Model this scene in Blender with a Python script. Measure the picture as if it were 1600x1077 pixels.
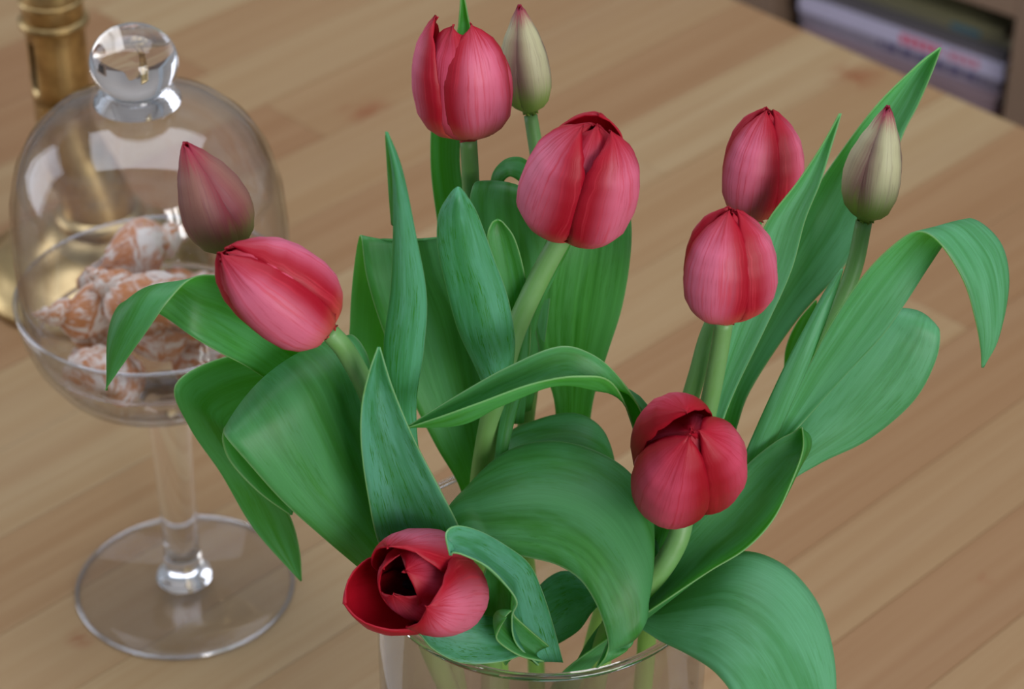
import bpy, bmesh, math, random
from mathutils import Vector, Matrix, noise
S = bpy.context.scene
for o in list(bpy.data.objects): bpy.data.objects.remove(o)
COL = S.collection
random.seed(7)

# ------------------------------------------------------------------ camera
TH = math.radians(35.5); FPX = 3950.0; W, H = 1600, 1077
VASE_R = 0.07; VASE_H = 0.20
FW = Vector((0, math.cos(TH), -math.sin(TH))); UP = Vector((0, math.sin(TH), math.cos(TH))); RT = Vector((1, 0, 0))
def ray(x, y): return FW + RT*((x-W/2)/FPX) - UP*((y-H/2)/FPX)
CAM = Vector((0, 0, VASE_H)) - ray(848, 882)*(FPX*2*VASE_R/524)
cam = bpy.data.cameras.new('camera'); cam.sensor_width = 36; cam.lens = 36*FPX/W
cam.clip_start = 0.05; cam.clip_end = 50
cam.dof.use_dof = True; cam.dof.focus_distance = 0.985; cam.dof.aperture_fstop = 11
co = bpy.data.objects.new('camera', cam); COL.objects.link(co)
co.location = CAM; co.rotation_euler = (math.pi/2-TH, 0, 0)
S.camera = co

# ------------------------------------------------------------------ light
S.view_settings.view_transform = 'Standard'; S.view_settings.look = 'None'
S.view_settings.gamma = 1; S.view_settings.use_curve_mapping = False
S.view_settings.exposure = 0.1
wd = bpy.data.worlds.new('room_light'); S.world = wd; wd.use_nodes = True
wd.node_tree.nodes['Background'].inputs[0].default_value = (0.80, 0.88, 1.0, 1)
wd.node_tree.nodes['Background'].inputs[1].default_value = 0.30
def area(name, loc, target, sx, sy, power, col):
    l = bpy.data.lights.new(name, 'AREA'); l.shape = 'RECTANGLE'; l.size = sx; l.size_y = sy
    l.energy = power; l.color = col
    o = bpy.data.objects.new(name, l); COL.objects.link(o); o.location = loc
    o.rotation_euler = (Vector(target)-Vector(loc)).to_track_quat('-Z', 'Y').to_euler()
    return o
area('skylight_offscreen', (-0.1, 0.65, 2.44), (-0.1, 0.65, 0), 3.0, 2.0, 58, (0.82, 0.87, 1.0))
area('window_right_offscreen', (1.5, -2.3, 1.1), (0, 0, 1.1), 1.6, 1.5, 78, (1.0, 0.97, 0.95))
area('window_left_offscreen', (-2.94, 1.1, 0.9), (0, 1.1, 0.9), 1.7, 2.0, 26, (0.80, 0.86, 1.0))

# ------------------------------------------------------------------ helpers
def P(x, y, Y):                       # photo pixel + distance behind the vase axis (cm) -> point
    r = ray(x, y); return CAM + r*((Y/100.0-CAM.y)/r.y)
def TZ(x, y, z=0.0):                  # photo pixel on a level plane
    r = ray(x, y); return CAM + r*((z-CAM.z)/r.z)
def tag(o, label=None, cat=None, group=None, kind=None):
    if label: o['label'] = label
    if cat: o['category'] = cat
    if group: o['group'] = group
    if kind: o['kind'] = kind
    return o
def empty(name, loc, label=None, cat=None, group=None, kind=None):
    o = bpy.data.objects.new(name, None); COL.objects.link(o); o.location = loc; o.empty_display_size = 0.02
    return tag(o, label, cat, group, kind)
def mesh_obj(name, verts, faces, mat, parent=None, uvs=None, smooth=True):
    me = bpy.data.meshes.new(name)
    off = parent.location if parent is not None and parent.parent is None else Vector((0, 0, 0))
    rot = None
    me.from_pydata([tuple(Vector(v)-off) for v in verts], [], faces)
    if uvs is not None:
        ul = me.uv_layers.new(name='UVMap')
        for l in me.loops: ul.data[l.index].uv = uvs[l.vertex_index]
    if smooth: me.polygons.foreach_set('use_smooth', [True]*len(me.polygons))
    for m in (mat if isinstance(mat, (list, tuple)) else [mat]): me.materials.append(m)
    me.update()
    o = bpy.data.objects.new(name, me); COL.objects.link(o)
    if parent is not None: o.parent = parent
    return o
def bm_obj(name, bm, mat, parent=None, smooth=False):
    me = bpy.data.meshes.new(name); bm.to_mesh(me); bm.free()
    me.materials.append(mat)
    if smooth: me.polygons.foreach_set('use_smooth', [True]*len(me.polygons))
    o = bpy.data.objects.new(name, me); COL.objects.link(o)
    if parent is not None: o.parent = parent
    return o
def box_bm(sx, sy, sz, bev=0.0):
    bm = bmesh.new(); bmesh.ops.create_cube(bm, size=1)
    bmesh.ops.scale(bm, vec=(sx, sy, sz), verts=bm.verts)
    if bev: bmesh.ops.bevel(bm, geom=bm.edges[:], offset=bev, segments=2, affect='EDGES', profile=0.5)
    return bm
def solid(o, th, off=-1, inner_mat=0):
    m = o.modifiers.new('thickness', 'SOLIDIFY'); m.thickness = th; m.offset = off
    if inner_mat: m.material_offset = inner_mat
def crom(pts, n):                     # Catmull-Rom through tuples, n samples per span
    pts = [tuple(p) for p in pts]; k = len(pts[0]); out = []
    ext = [tuple(2*a-b for a, b in zip(pts[0], pts[1]))]+pts+[tuple(2*a-b for a, b in zip(pts[-1], pts[-2]))]
    for i in range(1, len(ext)-2):
        p0, p1, p2, p3 = ext[i-1:i+3]
        for j in range(n):
            t = j/n
            out.append(tuple(0.5*(2*p1[q]+(-p0[q]+p2[q])*t+(2*p0[q]-5*p1[q]+4*p2[q]-p3[q])*t*t+(-p0[q]+3*p1[q]-3*p2[q]+p3[q])*t**3) for q in range(k)))
    out.append(pts[-1]); return out
def interp(tab, t):
    for (a, va), (b, vb) in zip(tab, tab[1:]):
        if t <= b:
            f = (t-a)/(b-a); f = f*f*(3-2*f)*0.35+f*0.65
            return va+(vb-va)*f
    return tab[-1][1]
def lathe(name, prof, mat, parent=None, seg=64, c=(0, 0, 0), smooth=True, closed=False):
    v, f = [], []; n = len(prof)
    for i in range(seg):
        a = 2*math.pi*i/seg
        for r, z in prof: v.append((c[0]+max(r, 1e-5)*math.cos(a), c[1]+max(r, 1e-5)*math.sin(a), c[2]+z))
    m = n if closed else n-1
    for i in range(seg):
        for j in range(m):
            j2 = (j+1) % n; i2 = (i+1) % seg
            f.append((i*n+j, i2*n+j, i2*n+j2, i*n+j2))
    o = mesh_obj(name, v, f, mat, parent, smooth=smooth)
    bm = bmesh.new(); bm.from_mesh(o.data); bmesh.ops.remove_doubles(bm, verts=bm.verts, dist=2e-5)
    bmesh.ops.recalc_face_normals(bm, faces=bm.faces); bm.to_mesh(o.data); bm.free()
    return o
def tube(name, pts, mat, parent=None, seg=14, n=6, cap=True):   # pts: (Vector, radius)
    path = crom([(p[0], p[1], p[2], r) for p, r in pts], n)
    v, f, uv = [], [], []
    prev = None
    for i, q in enumerate(path):
        p = Vector(q[:3]); a = Vector(path[max(0, i-1)][:3]); b = Vector(path[min(len(path)-1, i+1)][:3])
        t = (b-a).normalized()
        if prev is None: prev = t.orthogonal().normalized()
        nn = (prev-t*prev.dot(t)).normalized(); prev = nn; bb = t.cross(nn)
        for k in range(seg):
            an = 2*math.pi*k/seg
            v.append(p+(nn*math.cos(an)+bb*math.sin(an))*q[3]); uv.append((k/seg, i/len(path)))
    for i in range(len(path)-1):
        for k in range(seg):
            f.append((i*seg+k, i*seg+(k+1) % seg, (i+1)*seg+(k+1) % seg, (i+1)*seg+k))
    if cap: f.append(tuple(range(seg))[::-1]); f.append(tuple((len(path)-1)*seg+k for k in range(seg)))
    return mesh_obj(name, v, f, mat, parent, uv)

# ------------------------------------------------------------------ materials
def s2l(c): return tuple(((x/255)/12.92 if x/255 <= .04045 else ((x/255+.055)/1.055)**2.4) for x in c)+(1,)
class NT:
    def __init__(s, name):
        s.m = bpy.data.materials.new(name); s.m.use_nodes = True; s.t = s.m.node_tree
        s.b = s.t.nodes['Principled BSDF']; s.out = s.t.nodes['Material Output']
    def n(s, ty, **kw):
        nd = s.t.nodes.new(ty)
        for k, v in kw.items():
            if k.startswith('i_'):
                key = k[2:]; key = int(key) if key.isdigit() else key.replace('_', ' ')
                s.set(nd.inputs[key], v)
            else: setattr(nd, k, v)
        return nd
    def set(s, sock, v):
        if hasattr(v, 'is_output'): s.t.links.new(v, sock)
        else: sock.default_value = v
    def math(s, op, a, b=0.0, c=None, clamp=False):
        nd = s.t.nodes.new('ShaderNodeMath'); nd.operation = op; nd.use_clamp = clamp
        s.set(nd.inputs[0], a); s.set(nd.inputs[1], b)
        if c is not None: s.set(nd.inputs[2], c)
        return nd.outputs[0]
    def mix(s, f, a, b):
        nd = s.t.nodes.new('ShaderNodeMix'); nd.data_type = 'RGBA'
        s.set(nd.inputs['Factor'], f); s.set(nd.inputs['A'], a); s.set(nd.inputs['B'], b)
        return nd.outputs['Result']
    def mul(s, f, a, b):
        nd = s.t.nodes.new('ShaderNodeMix'); nd.data_type = 'RGBA'; nd.blend_type = 'MULTIPLY'
        s.set(nd.inputs['Factor'], f); s.set(nd.inputs['A'], a); s.set(nd.inputs['B'], b)
        return nd.outputs['Result']
    def ss(s, x, lo, hi):
        nd = s.t.nodes.new('ShaderNodeMapRange'); nd.interpolation_type = 'SMOOTHSTEP'
        s.set(nd.inputs[0], x); nd.inputs[1].default_value = lo; nd.inputs[2].default_value = hi
        return nd.outputs[0]
    def noise(s, vec, scale, detail=3, rough=.5, dist=0.0):
        nd = s.n('ShaderNodeTexNoise'); s.set(nd.inputs['Vector'], vec); nd.inputs['Scale'].default_value = scale
        nd.inputs['Detail'].default_value = detail; nd.inputs['Roughness'].default_value = rough; nd.inputs['Distortion'].default_value = dist
        return nd.outputs[0]
    def map(s, vec, sc=(1, 1, 1), loc=(0, 0, 0), rot=(0, 0, 0)):
        nd = s.n('ShaderNodeMapping'); s.set(nd.inputs[0], vec)
        nd.inputs['Scale'].default_value = sc; nd.inputs['Location'].default_value = loc; nd.inputs['Rotation'].default_value = rot
        return nd.outputs[0]
    def coords(s, k='Object'): return s.n('ShaderNodeTexCoord').outputs[k]
    def uv_plus(s, k=17.0):           # UV with an offset for every object
        uv = s.coords('UV'); r = s.n('ShaderNodeObjectInfo').outputs['Random']
        off = s.n('ShaderNodeCombineXYZ'); s.set(off.inputs[2], s.math('MULTIPLY', r, k))
        ad = s.n('ShaderNodeVectorMath', operation='ADD'); s.set(ad.inputs[0], uv); s.set(ad.inputs[1], off.outputs[0])
        return uv, ad.outputs[0], r
    def translucent(s, col, f):
        tr = s.n('ShaderNodeBsdfTranslucent'); s.set(tr.inputs[0], col)
        mx = s.n('ShaderNodeMixShader'); mx.inputs[0].default_value = f
        s.t.links.new(s.b.outputs[0], mx.inputs[1]); s.t.links.new(tr.outputs[0], mx.inputs[2]); s.t.links.new(mx.outputs[0], s.out.inputs[0])

def leaf_mat(name, dark, light, bloom, k=0.5, trans=0.38, scuff=.35):
    q = NT(name); uv, uvr, r = q.uv_plus()
    streak = q.noise(q.map(uvr, (22, 1.2, 1)), 1.0, 3, .5)
    fine = q.noise(q.map(uvr, (110, 4, 1)), 1.0, 2, .5)
    blot = q.noise(q.map(uvr, (3, 2.2, 1)), 1.0, 4, .6, .6)
    c = q.mix(q.ss(streak, .3, .7), s2l(dark), s2l(light))
    c = q.mix(q.math('MULTIPLY', q.ss(blot, .36, .62), k), c, s2l(bloom))
    c = q.mul(q.math('MULTIPLY', q.ss(fine, .62, .45), .14), c, s2l((130, 170, 120)))
    sc = q.math('MULTIPLY', q.ss(q.noise(q.map(uvr, (55, 16, 1)), 1.0, 4, .65, .4), .54, .62), q.ss(q.noise(q.map(uvr, (5, 3, 3)), 1.0, 2, .5), .38, .56))
    c = q.mix(q.math('MULTIPLY', sc, scuff), c, s2l((50, 124, 34)))
    edge = q.ss(q.math('ABSOLUTE', q.math('SUBTRACT', q.n('ShaderNodeSeparateXYZ', i_0=uv).outputs[0], .5)), .484, .5)
    c = q.mix(q.math('MULTIPLY', edge, .6), c, s2l((170, 200, 150)))
    q.set(q.b.inputs['Base Color'], c); q.b.inputs['Roughness'].default_value = .45
    q.b.inputs['Specular IOR Level'].default_value = .45
    bp = q.n('ShaderNodeBump', i_Strength=.18, i_Distance=.0005); q.set(bp.inputs['Height'], streak); q.set(q.b.inputs['Normal'], bp.outputs[0])
    q.translucent(q.mix(.6, c, (0.34, 0.80, 0.02, 1)), trans)
    return q.m
M_LEAF = leaf_mat('leaf_green', (66, 134, 58), (82, 154, 78), (108, 178, 130), .6, .56)
M_LEAFB = leaf_mat('leaf_glaucous', (92, 162, 110), (106, 178, 130), (136, 204, 170), .65, .56, .25)
M_LEAFY = leaf_mat('leaf_bright', (66, 142, 58), (98, 176, 92), (122, 194, 134), .45, .56, .4)
M_LEAFT = leaf_mat('leaf_teal', (70, 144, 96), (84, 160, 122), (116, 186, 168), .8, .56, .9)

def petal_mat(name, edge, mid, base, streakc, tipc, inner=False, green=None, tipr=(.72, 1.0)):
    q = NT(name); uv, uvr, r = q.uv_plus()
    sp = q.n('ShaderNodeSeparateXYZ', i_0=uv); u, v = sp.outputs[0], sp.outputs[1]
    a = q.math('ABSOLUTE', q.math('SUBTRACT', u, .5))
    st = q.noise(q.map(uvr, (34, 1.3, 1)), 1.0, 4, .6)
    st2 = q.noise(q.map(uvr, (60, 4, 1)), 1.0, 3, .6)
    c = q.mix(q.ss(a, .10, .38), s2l(mid), s2l(edge))
    c = q.mix(q.math('MULTIPLY', q.ss(st, .5, .68), .55), c, s2l(streakc))
    c = q.mix(q.math('MULTIPLY', q.ss(st2, .55, .7), .35), c, s2l(edge))
    c = q.mix(q.math('MULTIPLY', q.ss(v, .30, .02), .75), c, s2l(base))
    if green:
        c = q.mix(q.math('MULTIPLY', q.ss(q.math('ADD', v, q.math('MULTIPLY', q.math('SUBTRACT', st, .5), .3)), .42, .08), .85), c, s2l(green))
    c = q.mix(q.ss(q.math('ADD', v, q.math('MULTIPLY', q.math('SUBTRACT', st2, .5), .25)), *tipr), c, s2l(tipc))
    q.set(q.b.inputs['Base Color'], c); q.b.inputs['Roughness'].default_value = .5
    q.b.inputs['Specular IOR Level'].default_value = .4
    bp = q.n('ShaderNodeBump', i_Strength=.3, i_Distance=.0006); q.set(bp.inputs['Height'], st); q.set(q.b.inputs['Normal'], bp.outputs[0])
    q.translucent(c if green else q.mix(.6, c, (.70, .02, .05, 1)), .3)
    return q.m
M_RED = petal_mat('petal_red', (166, 8, 36), (222, 112, 140), (216, 104, 84), (208, 52, 70), (172, 10, 38))
M_DRED = petal_mat('petal_crimson', (160, 6, 30), (212, 78, 106), (190, 60, 60), (186, 26, 48), (170, 10, 36))
M_REDIN = petal_mat('petal_inside', (168, 10, 30), (176, 14, 36), (150, 20, 30), (160, 8, 24), (176, 12, 34))
M_BUDG = petal_mat('petal_green_bud', (126, 96, 88), (188, 186, 146), (128, 158, 74), (152, 142, 118), (150, 32, 66), green=(126, 160, 66), tipr=(.80, 1.0))
M_BUDP = petal_mat('petal_dusky_bud', (140, 62, 70), (148, 104, 92), (130, 140, 88), (132, 78, 80), (160, 32, 62), green=(126, 128, 72), tipr=(.70, 1.05))
q = NT('stem_green'); uv, uvr, r = q.uv_plus()
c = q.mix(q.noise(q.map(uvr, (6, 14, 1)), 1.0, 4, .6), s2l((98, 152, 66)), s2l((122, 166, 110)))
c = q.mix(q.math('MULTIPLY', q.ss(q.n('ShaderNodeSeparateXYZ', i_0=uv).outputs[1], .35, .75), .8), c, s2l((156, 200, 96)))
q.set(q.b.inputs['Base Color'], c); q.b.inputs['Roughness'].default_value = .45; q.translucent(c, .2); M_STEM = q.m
q = NT('stamen_black'); q.b.inputs['Base Color'].default_value = s2l((28, 14, 26)); q.b.inputs['Roughness'].default_value = .8; M_STAMEN = q.m
q = NT('pistil_green'); q.b.inputs['Base Color'].default_value = s2l((150, 160, 90)); M_PISTIL = q.m

def thin_glass(name, tint=(1, 1, 1), boost=1.0):    # thin wall: straight-through transmission, mirror at grazing angles
    q = NT(name); q.t.nodes.remove(q.b)
    lw = q.n('ShaderNodeLayerWeight'); lw.inputs['Blend'].default_value = .5
    fr = q.math('ADD', 0.05*boost, q.math('MULTIPLY', q.math('POWER', lw.outputs['Facing'], 4.0), .75), clamp=True)
    tr = q.n('ShaderNodeBsdfTransparent'); q.set(tr.inputs[0], q.mix(q.math('POWER', lw.outputs['Facing'], 3.0), tint+(1,), tuple(.80*x for x in tint)+(1,)))
    gl = q.n('ShaderNodeBsdfGlossy'); gl.inputs['Roughness'].default_value = .02
    mx = q.n('ShaderNodeMixShader'); q.set(mx.inputs[0], fr)
    q.t.links.new(tr.outputs[0], mx.inputs[1]); q.t.links.new(gl.outputs[0], mx.inputs[2]); q.t.links.new(mx.outputs[0], q.out.inputs[0])
    return q.m
M_GLASS = thin_glass('thin_clear_glass', (.975, .975, .985))
M_RIM = thin_glass('rim_glass', (.96, .96, .97), 5.0)
M_FGLASS = thin_glass('foot_glass', (.975, .975, .985), .35)
M_VGLASS = thin_glass('vase_glass', (.975, .982, .98), .5)
q = NT('solid_glass'); q.b.inputs['Transmission Weight'].default_value = 1; q.b.inputs['Roughness'].default_value = .0
q.b.inputs['IOR'].default_value = 1.5; q.b.inputs['Base Color'].default_value = (.97, .98, 1, 1); M_SGLASS = q.m
q = NT('water'); q.b.inputs['Transmission Weight'].default_value = 1; q.b.inputs['Roughness'].default_value = 0
q.b.inputs['IOR'].default_value = 1.33; q.b.inputs['Base Color'].default_value = (.93, .97, .93, 1); M_WATER = q.m

KNOTS = [TZ(1335, 118), TZ(128, 996), TZ(572, 172), TZ(1535, 905)]
q = NT('table_birch')
oc = q.coords('Object'); rnd = q.n('ShaderNodeObjectInfo').outputs['Random']
off = q.n('ShaderNodeCombineXYZ'); q.set(off.inputs[0], q.math('MULTIPLY', rnd, 37.0)); q.set(off.inputs[2], q.math('MULTIPLY', rnd, 11.0))
ad = q.n('ShaderNodeVectorMath', operation='ADD'); q.set(ad.inputs[0], oc); q.set(ad.inputs[1], off.outputs[0]); vec = ad.outputs[0]
pos = q.n('ShaderNodeNewGeometry').outputs['Position']
kn = None
for i, k in enumerate(KNOTS):
    d = q.n('ShaderNodeVectorMath', operation='DISTANCE'); q.set(d.inputs[0], pos); d.inputs[1].default_value = k
    g = q.ss(d.outputs['Value'], [.030, .012, .026, .009][i], 0.0)
    kn = g if kn is None else q.math('MAXIMUM', kn, g)
grain = q.noise(q.map(vec, (2.0, 90, 20)), 1.0, 5, .6, .8)
wave = q.noise(q.map(vec, (1.0, 7, 4)), 1.0, 3, .5, 1.0)
tint = q.n('ShaderNodeValToRGB'); q.set(tint.inputs[0], rnd)
cr = tint.color_ramp; cr.elements[0].color = s2l((139, 105, 71)); cr.elements[1].color = s2l((158, 136, 100))
e = cr.elements.new(.5); e.color = s2l((147, 118, 82))
c = q.mix(q.ss(grain, .3, .72), tint.outputs[0], q.mul(1.0, tint.outputs[0], s2l((240, 230, 220))))
c = q.mix(q.math('MULTIPLY', q.ss(wave, .45, .75), .35), c, s2l((134, 103, 72)))
c = q.mix(q.math('MULTIPLY', kn, q.ss(q.noise(q.map(vec, (30, 60, 30)), 1.0, 3, .6, 1.0), .35, .6)), c, s2l((128, 80, 48)))
q.set(q.b.inputs['Base Color'], c); q.b.inputs['Roughness'].default_value = .42; q.b.inputs['Specular IOR Level'].default_value = .35
bp = q.n('ShaderNodeBump', i_Strength=.06, i_Distance=.0005); q.set(bp.inputs['Height'], grain); q.set(q.b.inputs['Normal'], bp.outputs[0])
M_WOOD = q.m
def plain(name, col, rough=.6, metal=0.0, nscale=40, amt=.25):
    q = NT(name); n = q.noise(q.coords('Object'), nscale, 4, .6)
    c = q.mix(q.math('MULTIPLY', n, amt), s2l(col), s2l(tuple(x*.6 for x in col)))
    q.set(q.b.inputs['Base Color'], c); q.b.inputs['Roughness'].default_value = rough; q.b.inputs['Metallic'].default_value = metal
    return q.m
q = NT('aged_brass'); n = q.noise(q.coords('Object'), 26, 5, .65)
c = q.mix(q.ss(n, .40, .68), s2l((206, 180, 128)), s2l((142, 116, 74)))
q.set(q.b.inputs['Base Color'], c); q.b.inputs['Metallic'].default_value = 1
q.set(q.b.inputs['Roughness'], q.math('MULTIPLY_ADD', n, .25, .22)); M_BRASS = q.m
M_TUBESHADE = plain('tube_inside_shade', (62, 50, 36), .9, 0)  # shade inside the tube painted as dark colour, so the slot looks black
M_SHELFWOOD = plain('shelf_wood', (136, 112, 92), .5, 0, 12, .35)
M_FLOOR = plain('floor_dark_boards', (110, 84, 64), .5, 0, 9, .4)
M_WALL = plain('wall_paint', (196, 190, 184), .9, 0, 5, .08)
M_PAGES = plain('page_edges', (176, 172, 172), .8, 0, 60, .3)
def shell_mat():
    q = NT('orange_banded_shell'); uv, uvr, r = q.uv_plus()
    band = q.noise(q.map(uvr, (9, 2.0, 1)), 1.0, 2, .5)
    patch = q.noise(q.map(uvr, (30, 10, 1)), 1.0, 4, .6, .5)
    f = q.ss(q.math('ADD', q.math('MULTIPLY', band, .55), q.math('MULTIPLY', patch, .5)), .46, .60)
    c = q.mix(f, s2l((232, 220, 206)), s2l((196, 122, 66)))
    c = q.mix(q.math('MULTIPLY', q.ss(q.noise(q.map(uvr, (60, 14, 1)), 1.0, 3, .5), .62, .72), .8), c, s2l((140, 76, 50)))
    q.set(q.b.inputs['Base Color'], c); q.b.inputs['Roughness'].default_value = .5
    return q.m
M_SHELL = shell_mat()
M_SHELLIN = plain('shell_inside', (214, 170, 140), .4)

# ------------------------------------------------------------------ setting
TABLE_H = 0.74
E_DIR = Vector((0.70164, -0.71253, 0)); G_DIR = Vector((0.71253, 0.70164, 0))
def EG(u, g, z=0.0): return E_DIR*u + G_DIR*g + Vector((0, 0, z))
fl = bm_obj('floor', box_bm(6, 6, .04), M_FLOOR); fl.location = (0.6, 0.6, -TABLE_H-.02); tag(fl, 'brown wooden floor under the table', 'floor', kind='structure')
def wall(name, c, sx, sy, lab):
    o = bm_obj(name, box_bm(sx, sy, 3.2), M_WALL); o.location = (c[0], c[1], -TABLE_H+1.6); tag(o, lab, 'wall', kind='structure')
wall('wall_back', (.6, 3.62), 6, .04, 'plain pale wall behind the bookcase')
wall('wall_left', (-2.98, 1.4), .04, 4.4, 'plain pale wall beside the table')

# dining table made of birch staves
G_EDGE = EG(0, 0).dot(G_DIR) + TZ(1375, 100).dot(G_DIR)
table = empty('dining_table', (0, 0, -TABLE_H), 'pale birch table top of glued staves under the vase', 'table')
ANG = math.atan2(G_DIR.y, G_DIR.x)
seams = [-1.12, -1.05, -.985, -.91, -.845, -.775, -.71, -.648, -.585, -.516, -.452, -.388, -.323, -.262, -.20, -.138, -.072, -.014, .041, .105, .17, .235, .30]
mcache = {}
G_MIN = G_EDGE-1.55
for i, (a, b) in enumerate(zip(seams, seams[1:])):
    g = G_EDGE
    k = 0
    while g > G_MIN+1e-4:
        L = random.choice([.42, .55, .68, .8]) if k else random.choice([.22, .35, .5, .62])
        L = min(L, g-G_MIN)
        if g-L-G_MIN < .12: L = g-G_MIN
        key = (round(b-a, 4), round(L, 3))
        if key not in mcache:
            bm = box_bm(L-.00025, (b-a)-.00025, .028, .0004)
            me = bpy.data.meshes.new('stave'); bm.to_mesh(me); bm.free(); me.materials.append(M_WOOD); mcache[key] = me
        o = bpy.data.objects.new('stave', mcache[key]); COL.objects.link(o); o.parent = table
        c = EG((a+b)/2, g-L/2, TABLE_H-.014+random.uniform(-.00004, 0))
        o.location = c; o.rotation_euler = (0, 0, ANG)
        g -= L; k += 1
for u, g in ((-1.05, G_EDGE-.07), (.23, G_EDGE-.07), (-1.05, G_MIN+.07), (.23, G_MIN+.07)):
    o = bm_obj('leg', box_bm(.07, .07, TABLE_H-.028, .003), M_SHELFWOOD, table)
    o.location = EG(u, g, (TABLE_H-.028)/2); o.rotation_euler = (0, 0, ANG)
for (u, g, lx, ly) in ((-.41, G_EDGE-.07, .025, 1.21), (-.41, G_MIN+.07, .025, 1.21), (-1.05, (G_EDGE+G_MIN)/2, 1.34, .025), (.23, (G_EDGE+G_MIN)/2, 1.34, .025)):
    o = bm_obj('apron', box_bm(lx, ly, .08, .002), M_SHELFWOOD, table)
    o.location = EG(u, g, TABLE_H-.028-.04); o.rotation_euler = (0, 0, ANG)

# ------------------------------------------------------------------ vase and water
vase = empty('glass_vase', (0, 0, 0), 'round clear glass vase holding the red tulips', 'vase')
ri = VASE_R-.0025
vbody = lathe('body', [(VASE_R-.001, .004), (VASE_R, .008), (VASE_R, VASE_H-.001), (ri, VASE_H-.001), (ri, .012), (ri-.004, .010)], M_VGLASS, vase, 96)
lathe('base', [(0, 0), (VASE_R-.006, 0), (VASE_R-.001, .004), (ri-.004, .010), (0, .010)], M_VGLASS, vase, 96)
rim = [(VASE_R-.00125+.0019*math.cos(a), VASE_H+.0016*math.sin(a)) for a in [2*math.pi*i/12 for i in range(12)]]
lathe('rim', rim, M_SGLASS, vase, 128, closed=True).parent = vbody
wt = lathe('vase_water', [(0, .0108), (ri-.006, .0108), (ri-.0006, .0135), (ri-.0006, .065), (0, .0642)], M_WATER, None, 72)
tag(wt, 'clear water standing in the glass vase around the stems', 'water', kind='thing')

# ------------------------------------------------------------------ cake stand, dome, shells
sc = TZ(290, 917); SX, SY = sc.x, sc.y
stand = empty('cake_stand', (SX, SY, 0), 'tall clear glass pedestal dish with a round foot', 'cake stand')
LC = (SX, SY, 0)
sfoot = lathe('foot', [(0, .0), (.0572, .0), (.0580, .0012), (.0572, .0024), (.045, .0032), (.028, .0042), (.018, .0058), (0, .006)], M_FGLASS, stand, 80, LC)
lathe('foot_rim', [(.0572+.0013*math.cos(a), .0014+.0013*math.sin(a)) for a in [2*math.pi*i/10 for i in range(10)]], M_RIM, stand, 96, LC, closed=True).parent = sfoot
lathe('stem', [(0, .0062), (.0135, .0064), (.0150, .0085), (.0135, .0115), (.0102, .015), (.0092, .03), (.0096, .06), (.0102, .09), (.0112, .115), (.0125, .126), (.015, .1318), (0, .1318)], M_SGLASS, stand, 48, LC)
BZ = .132
bowl_o = [(0, BZ), (.020, BZ+.001), (.040, BZ+.006), (.054, BZ+.016), (.063, BZ+.030), (.0675, BZ+.044), (.0695, .190)]
bowl_i = [(.0677, .190), (.0655, BZ+.045), (.061, BZ+.0315), (.0525, BZ+.0185), (.039, BZ+.009), (.020, BZ+.0042), (0, BZ+.0035)]
sbowl = lathe('bowl', bowl_o+bowl_i, M_GLASS, stand, 96, LC)
lathe('bowl_rim', [(.0686+.0012*math.cos(a), .190+.0011*math.sin(a)) for a in [2*math.pi*i/10 for i in range(10)]], M_RIM, stand, 96, LC, closed=True).parent = sbowl
dome = empty('glass_dome', (SX, SY, .166), 'clear glass bell cover with a ball knob over the shells', 'dome')
DO = [(.0605, .1665), (.0628, .172), (.0650, .185), (.0662, .205), (.0663, .228), (.0648, .247), (.0605, .264), (.0530, .278), (.0420, .2885), (.0290, .2945), (.0180, .2972), (.0, .2980)]
DI = [(max(r-.0019, 0), z-.0016*(i > 5)) for i, (r, z) in enumerate(DO)][::-1]
dbell = lathe('bell', DO+DI, M_GLASS, dome, 112, LC)
lathe('bell_rim', [(.0598+.0012*math.cos(a), .1665+.0010*math.sin(a)) for a in [2*math.pi*i/10 for i in range(10)]], M_SGLASS, dome, 96, LC, closed=True).parent = dbell
kz = .3180
kp = [(0, .2975), (.0205, .2980), (.0200, .2995), (.0178, .3012), (.0176, .3028)]
for i in range(13):
    a = -math.pi*.29+i*(math.pi*.79)/12
    kp.append((.0206*math.cos(a), kz+.0178*math.sin(a)))
kp.append((0, kz+.0178))
lathe('knob', kp, M_SGLASS, dome, 56, LC)

def shell_mesh():
    v, f, uv = [], [], []; turns = 4.6; N = 120; Mq = 22; kk = .115
    for i in range(N+1):
        th = turns*2*math.pi*i/N; s = math.exp(kk*(th-turns*2*math.pi))
        rib = 1+.075*math.cos(th*12)
        for j in range(Mq):
            a = 2*math.pi*j/Mq
            rr = .0105*s*rib*(1+.10*math.cos(a*3))
            x = .0085*s + rr*math.cos(a); z = -.040*s + .040 + 1.55*rr*math.sin(a)*(1 if math.sin(a) > 0 else 1.35)
            v.append((x*math.cos(th), x*math.sin(th), z)); uv.append((i/N*turns, j/Mq))
    for i in range(N):
        for j in range(Mq):
            f.append((i*Mq+j, (i+1)*Mq+j, (i+1)*Mq+(j+1) % Mq, i*Mq+(j+1) % Mq))
    return v, f, uv
sv, sf, suv = shell_mesh()
mc = Vector((0, 0, (min(p[2] for p in sv)+max(p[2] for p in sv))/2)); sv = [Vector(p)-mc for p in sv]
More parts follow.
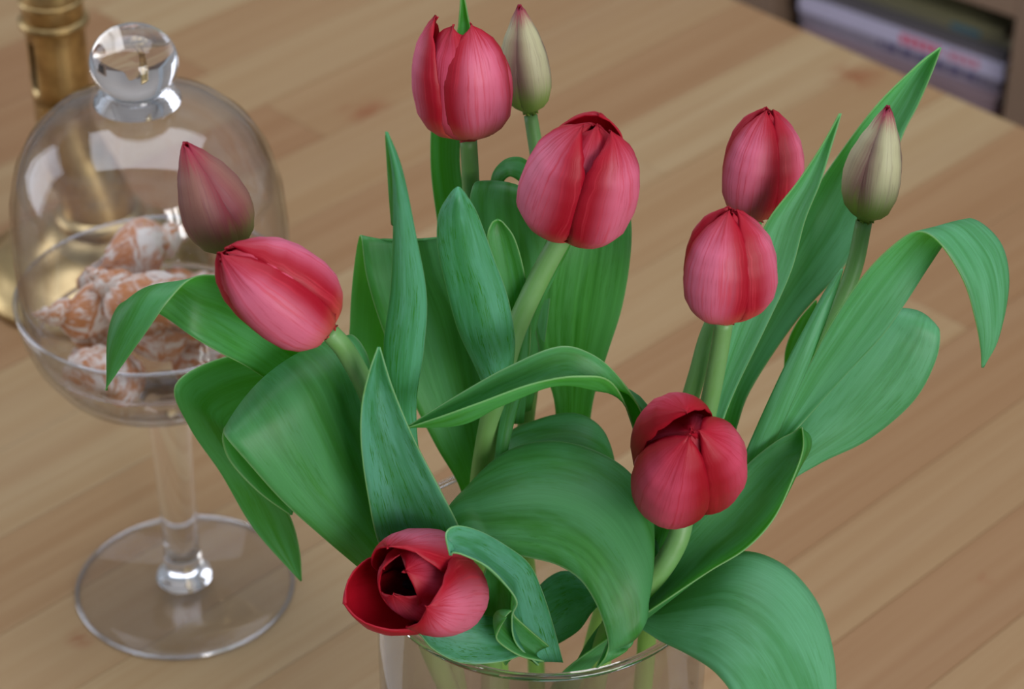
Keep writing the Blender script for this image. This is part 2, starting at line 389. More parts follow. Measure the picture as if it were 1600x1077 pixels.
shells = [((-0.0327, -0.004, 0.1792), (-1, -.2, .15), 5.24, 0.92, 'orange and white shell pointing its slender spire at the rim of the dish'),
          ((-0.0043, -0.019, 0.1943), (-.8, .5, .3), 5.41, 1.15, 'largest orange and white shell lying on top of the shell pile'),
          ((-0.016, 0.0442, 0.1859), (.9, .5, .1), 0.61, 1.1, 'orange-flecked shell at the back of the shell pile'),
          ((-0.0292, -0.0288, 0.1585), (-.5, 1, -.1), 5.59, 1.05, 'pale shell with orange bands low against the front glass of the dish'),
          ((0.0267, -0.0085, 0.1587), (.6, -.6, .2), 0.61, 1.05, 'orange-streaked shell partly hidden behind the hanging tulip leaf'),
          ((-0.0003, 0.0409, 0.1601), (.9, .3, .2), 0.61, 0.98, 'shell underneath the orange-flecked one at the back of the pile'),
          ((0.0091, -0.0177, 0.179), (1, 0, .1), 0.7, 0.75, 'small shell tucked under the largest shell of the pile'),
          ((-0.0169, -0.0104, 0.1442), (-.2, -.9, .3), 5.76, 0.72, 'smallest shell at the very bottom of the glass dish'),
          ((-0.0306, 0.0089, 0.1627), (.3, -.8, .2), 0.35, 0.85, 'shell underneath the one with the slender spire')]      # settled on each other and on the dish, measured from its axis
sh0 = None
for (px_, py_, pz_), dr, spin, scl, lab in shells:
    if sh0 is None:
        o = sh0 = mesh_obj('whelk_shell', sv, sf, [M_SHELL, M_SHELLIN], None, suv); solid(o, .0012, -1, 1)
    else:
        o = sh0.copy(); COL.objects.link(o)
    o.location = (SX+px_, SY+py_, pz_); o.rotation_euler = (Vector(dr).to_track_quat('Z', 'Y').to_matrix() @ Matrix.Rotation(spin, 3, 'Z')).to_euler(); o.scale = (scl,)*3
    tag(o, lab, 'shell', 'sea shells in the glass dish')

# ------------------------------------------------------------------ brass stand
BY = TZ(150, 425); bb = empty('brass_stand', (BY.x, BY.y, 0), 'antique brass stand with slotted upright tube and curved neck behind the dome', 'brass stand')
LB = (BY.x, BY.y, 0)
lathe('base', [(0, 0), (.072, 0), (.074, .003), (.072, .007), (.066, .009), (.060, .015), (.052, .018), (.040, .022), (.030, .030), (.026, .038), (.0, .040)], M_BRASS, bb, 72, LB)
Yc = BY.y*100
tube('curved_neck', [(P(163, 395, Yc), .023), (P(158, 335, Yc), .0225), (P(138, 280, Yc), .021), (P(112, 225, Yc), .0185), (P(100, 180, Yc), .0172), (P(98, 150, Yc), .0170)], M_BRASS, bb, 32, 8)
lathe('neck_collar', [(0, .0405), (.026, .0405), (.028, .044), (.026, .048), (0, .048)], M_BRASS, bb, 48, (P(160, 372, Yc).x, BY.y, 0))
t0 = P(98, 150, Yc); tx = t0.x; tz = t0.z
LT = (tx, BY.y, tz)
tv, tf = [], []; TS = 72; lev = [0, .010, .042, .052, .056, .115]; rad = [.0176, .0176, .0176, .0176, .0182, .0182]
for r, z in zip(rad, lev):
    for k in range(TS): a = 2*math.pi*k/TS; tv.append((tx+r*math.cos(a), BY.y+r*math.sin(a), tz+z))
for q_ in range(5):
    for k in range(TS):
        if q_ == 1 and math.radians(211) < 2*math.pi*(k+.5)/TS < math.radians(232): continue      # the open slot
        tf.append((q_*TS+k, q_*TS+(k+1) % TS, (q_+1)*TS+(k+1) % TS, (q_+1)*TS+k))
tf.append(tuple(range(5*TS, 6*TS)))
btube = mesh_obj('tube', tv, tf, [M_BRASS, M_TUBESHADE], bb); solid(btube, .0016, -1, 1)
for p_ in btube.data.polygons:
    if len(p_.vertices) > 4: p_.use_smooth = False
lathe('ring', [(.0182+.0028*math.cos(a), .052+.0030*math.sin(a)) for a in [2*math.pi*i/14 for i in range(14)]], M_BRASS, bb, 56, LT, closed=True).parent = btube
lathe('ring', [(.0180+.0016*math.cos(a), .066+.0016*math.sin(a)) for a in [2*math.pi*i/14 for i in range(14)]], M_BRASS, bb, 56, LT, closed=True).parent = btube
kn0 = P(88, 281, Yc); 
tube('thumb_screw', [(P(118, 281, Yc), .0035), (P(103, 281, Yc), .0035), (P(98, 281, Yc), .0055), (P(88, 281, Yc), .0068), (P(80, 281, Yc), .0050), (P(76, 281, Yc), .001)], M_BRASS, bb, 20, 6)

# ------------------------------------------------------------------ bookcase and books beyond the table
SD = Vector((math.cos(math.radians(-39)), math.sin(math.radians(-39)), 0)); SN = Vector((SD.y, -SD.x, 0))   # along the front, towards the viewer
dpt = 2.20
c0 = CAM + ray(1578, 90)*dpt            # right inner edge of the open compartment
ang = math.atan2(SD.y, SD.x)
BD = .26; ztop = c0.z+.038; zbot = c0.z-.0826
rr = ray(1207, 20); BW = -SD.dot(CAM+rr*((c0-CAM).dot(SN)/rr.dot(SN))-c0)
case = empty('bookcase', (c0.x, c0.y, -TABLE_H), 'brown wooden bookcase standing beyond the table edge', 'bookcase')
def at(s, d, z): return c0 + SD*s - SN*d + Vector((0, 0, z-c0.z))      # s along front, d depth behind the front
def slab(name, s0, s1, d0, d1, z0, z1, mat, parent, bev=.0015):
    o = bm_obj(name, box_bm(s1-s0, d1-d0, z1-z0, bev), mat, parent)
    c = at((s0+s1)/2, (d0+d1)/2, (z0+z1)/2); o.location = c-(parent.location if parent else Vector((0, 0, 0))); o.rotation_euler = (0, 0, ang)
    return o
zb0, zb1 = -TABLE_H, ztop+.30
slab('side_panel', 0, .04, 0, BD, zb0, zb1, M_SHELFWOOD, case)
slab('side_panel', -BW-.04, -BW, 0, BD, zb0, zb1, M_SHELFWOOD, case)
slab('shelf_board', -BW, 0, 0, BD-.01, ztop, ztop+.03, M_SHELFWOOD, case)
slab('shelf_board', -BW, 0, 0, BD-.01, zbot-.02, zbot, M_SHELFWOOD, case)
slab('shelf_board', -BW, 0, 0, BD-.01, zb1-.02, zb1, M_SHELFWOOD, case)
slab('shelf_board', -BW, 0, 0, BD-.01, zb0, zb0+.03, M_SHELFWOOD, case)
slab('back_panel', -BW, 0, BD-.01, BD, zb0, zb1, M_SHELFWOOD, case)
def cover_mat(name, col, marks=()):
    q = NT(name); oc = q.coords('Object'); sp = q.n('ShaderNodeSeparateXYZ', i_0=oc)
    c = q.mix(q.math('MULTIPLY', q.noise(oc, 30, 3), .25), s2l(col), s2l(tuple(.6*x for x in col)))
    for (x0, x1, z0, z1, mc, fr) in marks:
        ins = q.math('MULTIPLY', q.math('MULTIPLY', q.math('GREATER_THAN', sp.outputs[0], x0), q.math('LESS_THAN', sp.outputs[0], x1)),
                     q.math('MULTIPLY', q.math('GREATER_THAN', sp.outputs[2], z0), q.math('LESS_THAN', sp.outputs[2], z1)))
        gap = q.math('GREATER_THAN', q.math('FRACT', q.math('MULTIPLY', sp.outputs[0], fr)), .25)
        c = q.mix(q.math('MULTIPLY', ins, gap), c, s2l(mc))
    q.set(q.b.inputs['Base Color'], c); q.b.inputs['Roughness'].default_value = .4; return q.m
BL = BW-.03
books = [(.013, BL, (96, 34, 38), (), 'dark red book at the bottom of the stack in the bookcase'),
         (.016, BL*.97, (140, 118, 122), (), 'grey-brown book lying on the dark red book'),
         (.016, BL*.98, (158, 150, 166), ((-.02, .09, -.004, .004, (84, 76, 116), 60),), 'pale grey magazine with dark purple print on its spine'),
         (.017, BL, (196, 190, 214), ((.0, .045, -.0045, .0045, (206, 60, 88), 120), (.05, .085, -.004, .004, (190, 110, 128), 120)), 'lavender-white book with red lettering on its spine'),
         (.010, BL*.95, (96, 92, 96), (), 'thin dark grey book on the lavender-white book'),
         (.012, BL*.86, (134, 130, 104), ((.03, .06, -.004, .004, (70, 120, 140), 10),), 'olive-grey book with a teal patch on its spine'),
         (.009, BL*.84, (118, 116, 86), (), 'thin olive book on top of the stack')]
zs = zbot+.0006
for i, (th, ln, col, marks, lab) in enumerate(books):
    s1 = -.012-random.uniform(0, .008); d0 = .012+random.uniform(0, .02)
    b = empty('book', at(s1-ln/2, d0, zs)); tag(b, lab, 'book', 'books stacked in the bookcase')
    cm = cover_mat('book_cover', col, marks)
    slab('spine', s1-ln, s1, d0, d0+.002, zs, zs+th-.0003, cm, b, 0)
    slab('cover', s1-ln, s1, d0+.002, d0+.19, zs, zs+.0015, cm, b, 0)
    slab('cover', s1-ln, s1, d0+.002, d0+.19, zs+th-.0018, zs+th-.0003, cm, b, 0)
    slab('pages', s1-ln+.003, s1-.003, d0+.002, d0+.187, zs+.0015, zs+th-.0018, M_PAGES, b, 0)
    zs += th

# ------------------------------------------------------------------ tulips
def pt(a): return Vector(a[1:4]) if a[0] == 'w' else P(a[0], a[1], a[2])
def leaf(parent, st, mat, bulge=0.0, n=7, cols=13, wave=0.0, ridge=0.0):
    rows = []
    for s in st:
        if len(s) == 3: a = pt(s); b = a; bl = 0
        elif len(s) == 4: a = pt(s[:3]); b = a; bl = 0
        else:
            a = pt(s[0:3]); b = pt(s[3:6]); bl = s[6] if len(s) > 6 else bulge
        if (a-b).length < 1e-6: m = .0004*RT; a = a-m; b = b+m
        rows.append((*a, *b, bl/100))
    rows = crom(rows, n); N = len(rows); v, f, uv = [], [], []
    for i, r in enumerate(rows):
        a = Vector(r[0:3]); b = Vector(r[3:6]); m = (a+b)/2
        pr = rows[max(0, i-1)]; nx = rows[min(N-1, i+1)]
        t = (Vector(nx[0:3])+Vector(nx[3:6])-Vector(pr[0:3])-Vector(pr[3:6]))
        nn = (b-a).cross(t)
        nn = nn.normalized() if nn.length > 1e-12 else Vector((0, 0, 1))
        for j in range(cols):
            s = j/(cols-1); k = 2*s-1
            h = r[6]*(1-k*k) + ridge/100*math.exp(-(k/.09)**2)*min(1, (b-a).length/.03)
            if wave: h += wave/100*math.sin(i*.55+k*2)*k*k
            v.append(a.lerp(b, s)+nn*h); uv.append((s, i/(N-1)))
    for i in range(N-1):
        for j in range(cols-1):
            f.append((i*cols+j, i*cols+j+1, (i+1)*cols+j+1, (i+1)*cols+j))
    o = mesh_obj('leaf', v, f, mat, parent, uv); solid(o, .0006, 0)
    return o
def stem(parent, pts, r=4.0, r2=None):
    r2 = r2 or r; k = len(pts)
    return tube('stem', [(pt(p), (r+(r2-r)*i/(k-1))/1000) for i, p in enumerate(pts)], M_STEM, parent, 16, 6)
PROF = {'red': [(0, .08), (.04, .50), (.12, .78), (.25, .95), (.40, 1.0), (.55, .97), (.70, .85), (.84, .62), (.94, .34), (1, .10)],
        'open': [(0, .08), (.04, .50), (.12, .78), (.25, .95), (.42, 1.02), (.6, 1.02), (.75, .96), (.88, .84), (1, .70)],
        'full': [(0, .08), (.04, .50), (.12, .78), (.25, .95), (.40, 1.0), (.55, .98), (.70, .89), (.84, .70), (.94, .48), (1, .26)],
        'semi': [(0, .08), (.04, .50), (.12, .78), (.25, .95), (.42, 1.0), (.6, .98), (.75, .88), (.88, .70), (1, .46)],
        'bud': [(0, .10), (.05, .50), (.14, .80), (.27, .98), (.40, 1.0), (.55, .91), (.70, .72), (.85, .43), (1, .07)]}
OUT = [(0, .34), (.08, .58), (.22, .86), (.40, 1.0), (.58, .98), (.74, .80), (.86, .55), (.95, .26), (1, .01)]
def flower(parent, base, tip, R, kind, roll, mats, wide=1.08, inner=.80, tilt=(0,)*6, hs=(1,)*6, rho=.71, curl=0.0):
    B = pt(base); T = pt(tip); Hh = (T-B).length; ax = (T-B).normalized()
    tc = (CAM-B).normalized(); c = (tc-ax*tc.dot(ax)).normalized(); rt = ax.cross(c)
    prof = PROF[kind]; NV, NU = 22, 15
    for k in range(6):
        inn = k >= 3
        ph = math.radians(roll+(k % 3)*120+(60 if inn else 0)); rs = inner if inn else 1.0
        d = c*math.cos(ph)+rt*math.sin(ph); e = ax.cross(d)
        hh = Hh*hs[k]*(.975 if inn else 1); tl = math.radians(tilt[k])
        v, f, uv = [], [], []
        for i in range(NV):
            t = i/(NV-1); t = t**.85
            r = R*interp(prof, t)*rs; w = R*wide*interp(OUT, t)
            rh = max(R*rho*.30, r*rho)
            for j in range(NU):
                s = 2*j/(NU-1)-1; al = s*w/rh
                al = max(-2.0, min(2.0, al))
                x = r-rh+rh*math.cos(al); y = rh*math.sin(al)
                x -= .0008*math.exp(-(s/.08)**2)*t        # mid-rib groove
                x += curl*R*abs(s)**3*t*t
                z = hh*t - abs(s)**2.2*hh*.03*t + .055*R*noise.noise(Vector((k*3.1+s*2, t*3, roll*.1)))
                x += .05*r*noise.noise(Vector((s*1.7+k*5.3, t*2.4, roll*.07)))
                x2 = x*math.cos(tl)+z*math.sin(tl); z2 = z*math.cos(tl)-x*math.sin(tl)
                v.append(B+d*x2+e*y+ax*z2); uv.append(((s+1)/2, t))
        for i in range(NV-1):
            for j in range(NU-1):
                f.append((i*NU+j, i*NU+j+1, (i+1)*NU+j+1, (i+1)*NU+j))
        o = mesh_obj('petal', v, f, [mats[1 if inn else 0], mats[2]], parent, uv); solid(o, .0006, -1, 1)
    return B, ax, c, rt, Hh
RED = (M_RED, M_DRED, M_REDIN); DRED = (M_DRED, M_DRED, M_REDIN)
BUDG = (M_BUDG, M_BUDG, M_REDIN); BUDP = (M_BUDP, M_BUDP, M_REDIN)
def tulip(x, y, label):
    return empty('tulip', (x, y, .013), label, 'tulip', 'tulips in the glass vase')

# -- tall red tulip next to the green bud
t = tulip(-.020, .034, 'tall upright red tulip with ragged open tip beside the pale green bud')
flower(t, (732, 214, 6), (724, 40, 6.4), .0212, 'semi', 26, RED, wide=1.02, inner=.86, tilt=(-3, 0, 1, 1, -3, -1), hs=(1.06, .86, 1.10, .90, .9, 1.09))
stem(t, [(732, 216, 6), (736, 300, 6.2), (742, 480, 6), (752, 700, 4.2), (765, 860, 2.6), ('w', -.018, .024, .10), ('w', -.020, .034, .013)], 3.4, 4.4)
leaf(t, [(735, 620, 6, 760, 620, 6), (705, 480, 7, 745, 480, 7), (684, 350, 8, 733, 350, 8), (673, 250, 8.6, 718, 250, 8.6), (680, 150, 9, 728, 150, 9), (712, 60, 9, 736, 60, 9), (718, 25, 9, 731, 25, 9), (722, -14, 9)], M_LEAF, -.25)
leaf(t, [(728, 860, 2, 770, 860, 1.5), (722, 772, 2, 770, 770, 2), (680, 695, 2, 785, 700, 2), (632, 600, 2.5, 790, 600, 2.5), (594, 505, 3, 782, 500, 3), (572, 430, 3.4, 748, 430, 3.4), (563, 368, 4, 722, 362, 4), (553, 420, 5.6, 705, 420, 6), (547, 500, 6, 700, 500, 6.5), (552, 548, 6, 680, 570, 7), (610, 640, 6.5)], M_LEAF, -.3, cols=15)

leaf(t, [(690, 850, .6, 712, 850, .6), (634, 745, .2, 662, 740, .2), (606, 640, -1.4, 650, 640, -1.4), (600, 540, -2, 662, 545, -2), (611, 450, -2, 666, 460, -2), (615, 350, -2, 648, 360, -2), (613, 265, -2, 628, 265, -2), (604, 206, -2)], M_LEAFT, .3)
leaf(t, [(612, 350, -1.6, 622, 352, -1.7), (608, 300, -1.5, 622, 300, -1.7), (605, 250, -1.6, 618, 250, -1.8), (604, 210, -1.9)], M_LEAF, .1)

# -- pale green bud at the back
t = tulip(-.001, .042, 'pale green closed tulip bud on a thin stem behind the tall red tulip')
flower(t, (829, 177, 9), (812, 8, 9.6), .0114, 'bud', 34, BUDG, wide=1.24, inner=.80, rho=.72, hs=(1, 1, 1, .96, .96, .96))
stem(t, [(829, 180, 9), (840, 250, 8), (850, 330, 7), (842, 500, 5.9), (815, 760, 4.2), ('w', -.002, .038, .11), ('w', -.001, .042, .013)], 2.8, 4)
leaf(t, [(800, 640, 4, 830, 640, 4), (770, 540, 4, 850, 540, 4), (745, 430, 4.2, 862, 430, 4.2), (733, 345, 4.6, 858, 350, 4.6), (742, 286, 5, 838, 305, 5), (778, 302, 6.6, 835, 320, 6.6), (780, 360, 7.2, 820, 370, 7.2), (800, 420, 7.4)], M_LEAF, .2)
leaf(t, [(795, 420, 7.6, 830, 420, 7.6), (775, 330, 7.6, 800, 335, 7.6), (768, 280, 7.6, 786, 292, 7.2), (786, 252, 7.8, 796, 276, 7), (812, 246, 8, 812, 284, 7.2), (830, 262, 8.2, 822, 298, 7.6), (832, 300, 8, )], M_LEAF, .1)
leaf(t, [(872, 760, 3.8, 910, 760, 3.8), (870, 690, 4, 918, 690, 4), (866, 625, 4, 928, 620, 4), (845, 560, 3.9, 950, 550, 3.9), (834, 490, 3.9, 972, 480, 3.9), (842, 420, 4, 985, 400, 4), (865, 350, 4.6, 985, 338, 4.6), (895, 310, 5, 970, 300, 5), (935, 280, 5.2)], M_LEAFY, -.35, ridge=.0)

# -- red tulip leaning right on a thick stem
t = tulip(-.012, .0, 'plump red tulip leaning right, with a dark cleft between two petals, on a thick stem')
flower(t, (884, 362, 2), (934, 192, 1.2), .0236, 'full', 64, RED, wide=1.08, inner=.80, hs=(1, .98, 1.0, .99, .99, 1.0), tilt=(0, 2, 0, -4, -3, -5))
stem(t, [(882, 362, 2), (845, 430, 1.6), (808, 510, 1.1), (783, 590, .7), (762, 680, .8), (750, 770, 1.0), (752, 880, .6), ('w', -.018, -.003, .10), ('w', -.012, 0, .013)], 4.3, 4.6)
leaf(t, [(762, 622, .1, 797, 618, .1, .4), (746, 580, -.2, 802, 568, -.2, .5), (716, 515, -.3, 804, 525, -.3, .5), (697, 445, -.3, 792, 460, -.3), (684, 385, -.3, 770, 400, -.3), (686, 335, -.3, 746, 335, -.3), (703, 304, -.3, 729, 306, -.3), (716, 292, -.3)], M_LEAFT, .35, ridge=.1)
leaf(t, [(775, 640, 1.2, 800, 650, 1.2), (785, 560, 1.4, 826, 560, 1.4), (783, 490, 1.6, 828, 490, 1.6), (772, 420, 1.8, 820, 430, 1.8), (762, 372, 2, 805, 375, 2), (768, 350, 2.2, 788, 350, 2.2), (778, 344, 2.2)], M_LEAF, -.2)
leaf(t, [(795, 660, 2, 818, 660, 2), (812, 560, 2.2, 830, 555, 2.2), (828, 480, 2.4, 846, 480, 2.4), (850, 420, 2.5, 874, 418, 2.5), (872, 385, 2.6, 890, 386, 2.6), (895, 360, 2.8)], M_LEAF, .1)
leaf(t, [(745, 860, -.6, 760, 860, -.6), (770, 740, -.2, 785, 745, -.4), (780, 660, .4, 803, 660, .4), (795, 590, .8, 822, 590, .8), (812, 520, 1, 828, 520, 1), (826, 480, 1.2)], M_LEAF, .1)

# -- red tulip behind the slim leaf
t = tulip(.016, .034, 'slim red tulip standing partly behind a pointed leaf and another tulip')
flower(t, (1180, 338, 4), (1201, 170, 4.2), .0176, 'red', -27, RED, wide=1.12, inner=.80)
stem(t, [(1180, 340, 4), (1150, 430, 3.2), (1108, 520, 2.6), (1085, 600, 2), (1040, 740, 1.4), (975, 860, .9), ('w', .02, .018, .12), ('w', .016, .034, .013)], 3.3, 4.2)
leaf(t, [(1055, 800, 0, 1080, 800, 0), (1092, 700, .2, 1118, 690, .2), (1110, 610, .5, 1148, 612, .5), (1140, 505, .6, 1195, 515, .6), (1172, 410, .8, 1236, 425, .8), (1200, 345, .9, 1258, 345, .9), (1246, 285, 1, 1282, 285, 1), (1286, 225, 1, 1301, 222, 1), (1313, 178, 1)], M_LEAFB, -.25)
# -- red tulip in front of it
t = tulip(.026, .006, 'egg-shaped red tulip on a straight stem in front of the slim leaf')
flower(t, (1132, 497, -1), (1143, 326, -.7), .0196, 'red', -28, RED, wide=1.12, inner=.80)
stem(t, [(1132, 500, -1), (1122, 560, -1), (1106, 640, -1), (1080, 730, -1.0), (1030, 830, -1.1), (985, 900, -1.2), ('w', .022, -.006, .13), ('w', .026, .006, .013)], 3.6, 4.3)
leaf(t, [(1060, 800, 2, 1085, 790, 2), (1112, 700, 2.6, 1142, 690, 2.6), (1140, 610, 3, 1172, 610, 3), (1185, 490, 4.2, 1245, 500, 4.2), (1222, 395, 5.2, 1318, 418, 5.2), (1262, 315, 6.3, 1374, 325, 6.3), (1318, 232, 7, 1408, 218, 7), (1374, 160, 7.2, 1434, 165, 7.2), (1432, 104, 7.2, 1456, 114, 7.2), (1469, 75, 7.2)], M_LEAFB, -.5)
# -- right-hand green bud
t = tulip(.042, .022, 'green-white closed tulip bud with a purple tip beside the drooping leaf')
flower(t, (1352, 345, 4.4), (1388, 166, 4.8), .0124, 'bud', 35, BUDG, wide=1.24, inner=.80, rho=.72, hs=(1, 1, 1, .96, .96, .96))
stem(t, [(1350, 346, 4.4), (1334, 420, 3.8), (1302, 500, 3), (1250, 610, 1.8), (1150, 760, .6), (1030, 890, .2), ('w', .045, .010, .13), ('w', .042, .022, .013)], 3.4, 4.2)
leaf(t, [(1135, 790, -.5, 1165, 790, -.5), (1150, 745, -.6, 1190, 742, -.6), (1180, 672, -.4, 1222, 665, -.4), (1226, 572, 0, 1263, 572, 0), (1264, 500, .5, 1291, 500, .5), (1291, 452, 1, 1308, 450, 1), (1316, 420, 1.2)], M_LEAFB, .2)
leaf(t, [(1140, 800, -1, 1170, 795, -1), (1186, 718, -.4, 1218, 705, -.4), (1226, 648, 0, 1264, 650, 0), (1264, 570, 0, 1318, 590, 0), (1302, 500, 0, 1376, 528, 0), (1350, 430, 0, 1414, 475, .2), (1398, 382, -.4, 1450, 418, .8), (1436, 362, -1, 1482, 372, 1.4), (1470, 382, -1.6, 1516, 342, 1.2), (1506, 440, -2, 1562, 378, .4), (1524, 500, -2.2, 1576, 440, -.6), (1532, 545, -2.2, 1562, 520, -1.5), (1535, 574, -2)], M_LEAFB, -.2, cols=15)
leaf(t, [(1140, 820, 0, 1180, 815, 0), (1180, 760, .6, 1225, 760, 0), (1225, 690, 1, 1285, 722, .4), (1272, 618, 1.5, 1358, 686, .8), (1322, 540, 2, 1428, 626, 1.2), (1362, 497, 2.4, 1463, 560, 1.6), (1392, 483, 2.8, 1467, 515, 2.2), (1410, 500, 4.2, 1450, 520, 4), (1420, 560, 5)], M_LEAFB, .3, cols=15)
leaf(t, [(1195, 680, 4, 1210, 680, 4), (1222, 600, 5, 1240, 600, 5), (1228, 545, 5.2, 1255, 545, 5.2), (1245, 505, 5.4, 1275, 505, 5.4), (1275, 470, 5.6)], M_LEAF, -.1)

# -- low red tulip facing the viewer
t = tulip(.01, -.02, 'low deep red tulip facing forward with petals folding open on a bent stem')
flower(t, (1062, 765, -3.4), (1083, 672, -6.6), .0246, 'red', -20, DRED, wide=1.1, inner=.82, rho=.67, tilt=(0, 0, 3, -3, -3, -2), hs=(1.0, 1.0, 1.08, 1.0, 1.0, 1.0))
stem(t, [(1070, 772, -3.2), (1066, 815, -3.6), (1056, 850, -4), (1030, 893, -4.4), (985, 945, -4.6), (945, 1005, -4.4), ('w', .018, -.035, .13), ('w', .01, -.02, .013)], 4.4, 4.6)
leaf(t, [(880, 1080, -4.2, 850, 1090, -5.4), (920, 1000, -4, 885, 1045, -5.6), (975, 935, -3.6, 962, 990, -5.9), (1036, 868, -3, 1040, 938, -5.8), (1085, 812, -2.4, 1108, 893, -5.2), (1130, 768, -1.8, 1165, 858, -4.7), (1172, 722, -1.2, 1208, 812, -4), (1212, 690, -1, 1238, 750, -3), (1240, 675, -1, 1254, 704, -2), (1252, 668, -1.2)], M_LEAF, -.75, cols=15)
leaf(t, [(955, 1010, -2.6, 945, 1035, -4.4), (985, 968, -3, 985, 982, -4.6), (1036, 932, -3.4, 1035, 1004, -5.8), (1095, 890, -3.4, 1078, 1025, -7), (1160, 862, -3.5, 1118, 1052, -8.2), (1226, 884, -4, 1150, 1095, -9.4), (1276, 940, -5, 1178, 1160, -10.6), (1300, 1010, -6.4, 1206, 1230, -11.6), (1306, 1090, -8, 1232, 1290, -12.2), (1296, 1190, -10, 1256, 1320, -12.4), (1275, 1340, -12.4)], M_LEAFB, .3, cols=17)
leaf(t, [(985, 960, -3.2, 1000, 960, -3.2), (1000, 895, -3, 1025, 890, -3), (1015, 840, -2.8, 1046, 832, -2.8), (1028, 780, -2.6, 1055, 780, -2.6), (1050, 720, -2.5)], M_LEAF, .1)
leaf(t, [(1015, 860, -2.4, 1035, 860, -2.4), (1030, 760, -2.4, 1010, 765, -2.4), (1006, 655, -3, 990, 672, -2.6), (966, 588, -3.2, 958, 600, -4.2), (922, 552, -3.2, 905, 588, -4.9), (870, 542, -3.2, 832, 600, -5.0), (790, 575, -3.5, 748, 630, -5.0), (712, 619, -3.9, 692, 650, -4.8), (634, 669, -4.4)], M_LEAF, .95)

# -- big arched leaf in the middle belongs to the half-open tulip over the rim
t = tulip(-.02, -.03, 'half-open red tulip with a dark centre hanging over the vase rim')
B, ax, cc, rt, Hh = flower(t, (712, 915, -5.2), (606, 902, -8.6), .0226, 'open', 92, (M_RED, M_DRED, M_REDIN), wide=1.28, inner=.88, tilt=(-5, 8, 4, -9, -9, -10), hs=(1.02, 1.0, 1.0, .92, .9, .92))
stem(t, [(718, 915, -5.1), (748, 925, -5), (768, 965, -4.8), (768, 1060, -4.6), ('w', -.02, -.042, .12), ('w', -.02, -.03, .013)], 4, 4.6)
for k in range(6):
    a = k*math.pi/3+.3; d = cc*math.cos(a)+rt*math.sin(a)
    tube('stamen', [(B+d*.003+ax*.004, .0008), (B+d*.005+ax*.014, .0009), (B+d*.0058+ax*.018, .0019), (B+d*.0065+ax*.027, .0019), (B+d*.0066+ax*.030, .0005)], M_STAMEN, t, 8, 3)
tube('pistil', [(B+ax*.003, .003), (B+ax*.018, .0032), (B+ax*.024, .0040), (B+ax*.026, .002)], M_PISTIL, t, 10, 3)
leaf(t, [(735, 990, -2.4, 745, 1010, -3.4), (716, 880, -1.2, 728, 910, -3.6), (713, 800, -.6, 738, 858, -4.6), (742, 748, -.3, 782, 864, -5), (798, 703, -.2, 832, 873, -5.4), (865, 690, -.3, 872, 884, -5.8), (934, 707, -.8, 906, 906, -6.3), (988, 744, -1.8, 929, 940, -6.8), (1020, 806, -3.2, 943, 975, -7.2), (1008, 892, -4.8, 950, 1006, -7.4), (972, 956, -6.2, 946, 1026, -7.5), (932, 1044, -7.4)], M_LEAF, .9, cols=19)
leaf(t, [(880, 1035, -5.2, 842, 1040, -6.6), (864, 975, -5.4, 806, 1005, -7.2), (846, 920, -5.6, 800, 965, -7.5), (826, 880, -6, 808, 942, -7.8), (790, 852, -6.6, 792, 916, -8.2), (750, 830, -7.2, 762, 886, -8.6), (715, 822, -7.8, 726, 868, -8.8), (697, 834, -8.3, 708, 864, -8.8), (704, 868, -8.8)], M_LEAFT, .45, cols=15)
leaf(t, [(858, 1010, -6.2, 850, 1034, -6.8), (828, 985, -6.8, 812, 1025, -7.4), (806, 965, -7.2, 778, 1002, -7.7), (800, 955, -7.5, 780, 985, -7.8), (790, 965, -7.8)], M_LEAF, .5)
leaf(t, [(790, 1040, -5.8, 840, 1040, -5.6), (756, 980, -6, 812, 985, -6), (752, 920, -6.2, 805, 925, -6.4), (762, 880, -6.5, 790, 885, -6.6), (770, 860, -6.8)], M_LEAF, -.5)
leaf(t, [(830, 985, -5, 825, 1020, -6.4), (790, 968, -6, 785, 1034, -7.6), (742, 960, -6.8, 725, 1037, -8), (695, 962, -7.2, 678, 1016, -8.2), (650, 985, -7.8)], M_LEAFT, .25)
leaf(t, [(690, 990, -4.2, 745, 1000, -4.2), (640, 930, -5, 738, 925, -4.8), (594, 855, -5.4, 722, 838, -5), (574, 770, -5.4, 690, 770, -5), (564, 690, -5.2, 656, 705, -4.8), (566, 630, -5, 633, 655, -4.6), (577, 582, -4.7, 611, 600, -4.5), (592, 543, -4.4)], M_LEAFT, -.45)
leaf(t, [(800, 850, 2.6, 815, 890, .5), (786, 760, 3, 792, 800, 1.4), (790, 685, 3, 800, 750, 1.2), (835, 658, 3, 845, 730, .8), (895, 646, 2.8, 890, 730, .6), (938, 668, 2.4, 930, 740, .6), (956, 715, 2, 945, 780, .8), (955, 800, 1.4)], M_LEAF, .3)
leaf(t, [(800, 1010, -2.6, 846, 1022, -3.6), (832, 930, -2, 870, 1008, -3.5), (876, 893, -1.8, 905, 985, -3.4), (920, 906, -2.1, 927, 955, -3.2), (952, 930, -2.8)], M_LEAFT, .2)

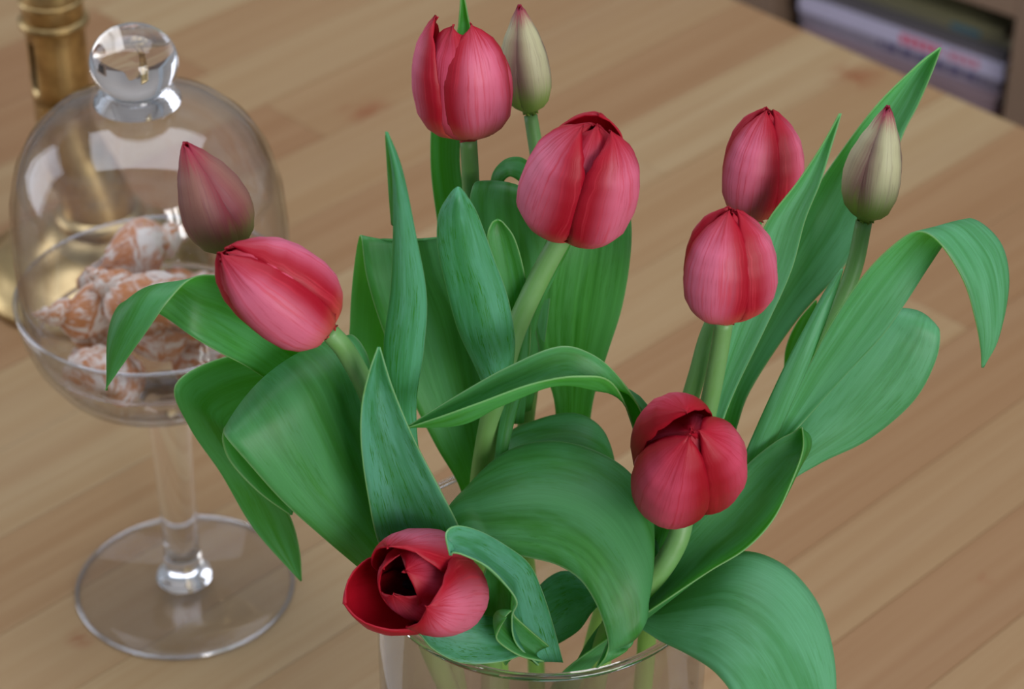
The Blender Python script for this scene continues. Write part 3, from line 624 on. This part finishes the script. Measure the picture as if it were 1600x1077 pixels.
# -- red tulip lying over to the left
t = tulip(-.028, -.012, 'pink-red tulip leaning far left in front of the dusky bud')
flower(t, (512, 516, -3), (346, 392, -3.6), .0194, 'red', -30, RED, wide=1.12, inner=.80, tilt=(0, 2, 1, 0, 2, 2), hs=(1, .98, 1.0, 1.0, 1, 1))
stem(t, [(512, 516, -3), (545, 556, -3), (585, 640, -3.2), (620, 780, -3.6), (645, 900, -3.4), (668, 1000, -3.6), ('w', -.034, -.028, .13), ('w', -.028, -.012, .013)], 3.8, 4.6)
leaf(t, [(670, 1015, -2.4, 705, 1005, -2.2), (622, 935, -3.4, 680, 920, -2.6), (568, 893, -4.2, 652, 880, -2.4), (500, 836, -4.8, 626, 800, -1.9), (440, 782, -5.2, 600, 710, -1.4), (386, 722, -5.4, 586, 620, -1.0), (352, 682, -5, 574, 556, -.7), (352, 668, -3.4, 550, 524, -.1), (348, 690, -3.2, 532, 545, .3), (362, 725, -3.2, 515, 600, .3), (405, 770, -3.2, 500, 680, -.3), (455, 805, -2.6)], M_LEAF, .7, cols=19)
leaf(t, [(600, 760, .2, 585, 810, -.2), (588, 640, .8, 555, 700, .6), (528, 560, 1.0, 480, 640, .6), (440, 480, .4, 400, 582, -.6), (380, 440, -.2, 345, 552, -1.7), (330, 430, -1.2, 300, 526, -2), (295, 438, -2.2, 258, 496, -1.6, .5), (262, 472, -3, 214, 474, -1.6, .6), (228, 520, -3.3, 186, 478, -2, .4), (195, 566, -3.3, 169, 525, -2.5, .2), (166, 610, -3)], M_LEAF, .25, cols=15)

# -- dusky bud at the far left
t = tulip(-.030, .014, 'dusky purple-green closed tulip bud in front of the glass dome')
flower(t, (364, 392, 1), (288, 222, 1.4), .0148, 'bud', -38, BUDP, wide=1.24, inner=.80, rho=.72, hs=(1, 1, 1, .96, .96, .96))
stem(t, [(364, 392, 1), (400, 450, 2.0), (480, 560, 2.4), (590, 720, 1.6), (655, 880, .2), ('w', -.037, -.004, .14), ('w', -.030, .014, .013)], 3.3, 4.2)
leaf(t, [(640, 850, .4, 620, 890, 0), (600, 720, 1.9, 580, 790, 1.2), (530, 600, 3.4, 520, 700, 2.4), (430, 555, 3.6, 465, 670, 2.6), (345, 560, 2.6, 425, 680, 1.8), (274, 602, .8, 405, 705, 1), (296, 668, .8, 425, 755, .8), (345, 740, .8, 455, 812, .8), (396, 826, .9, 468, 862, .9), (470, 908, .9)], M_LEAF, .3, cols=15)
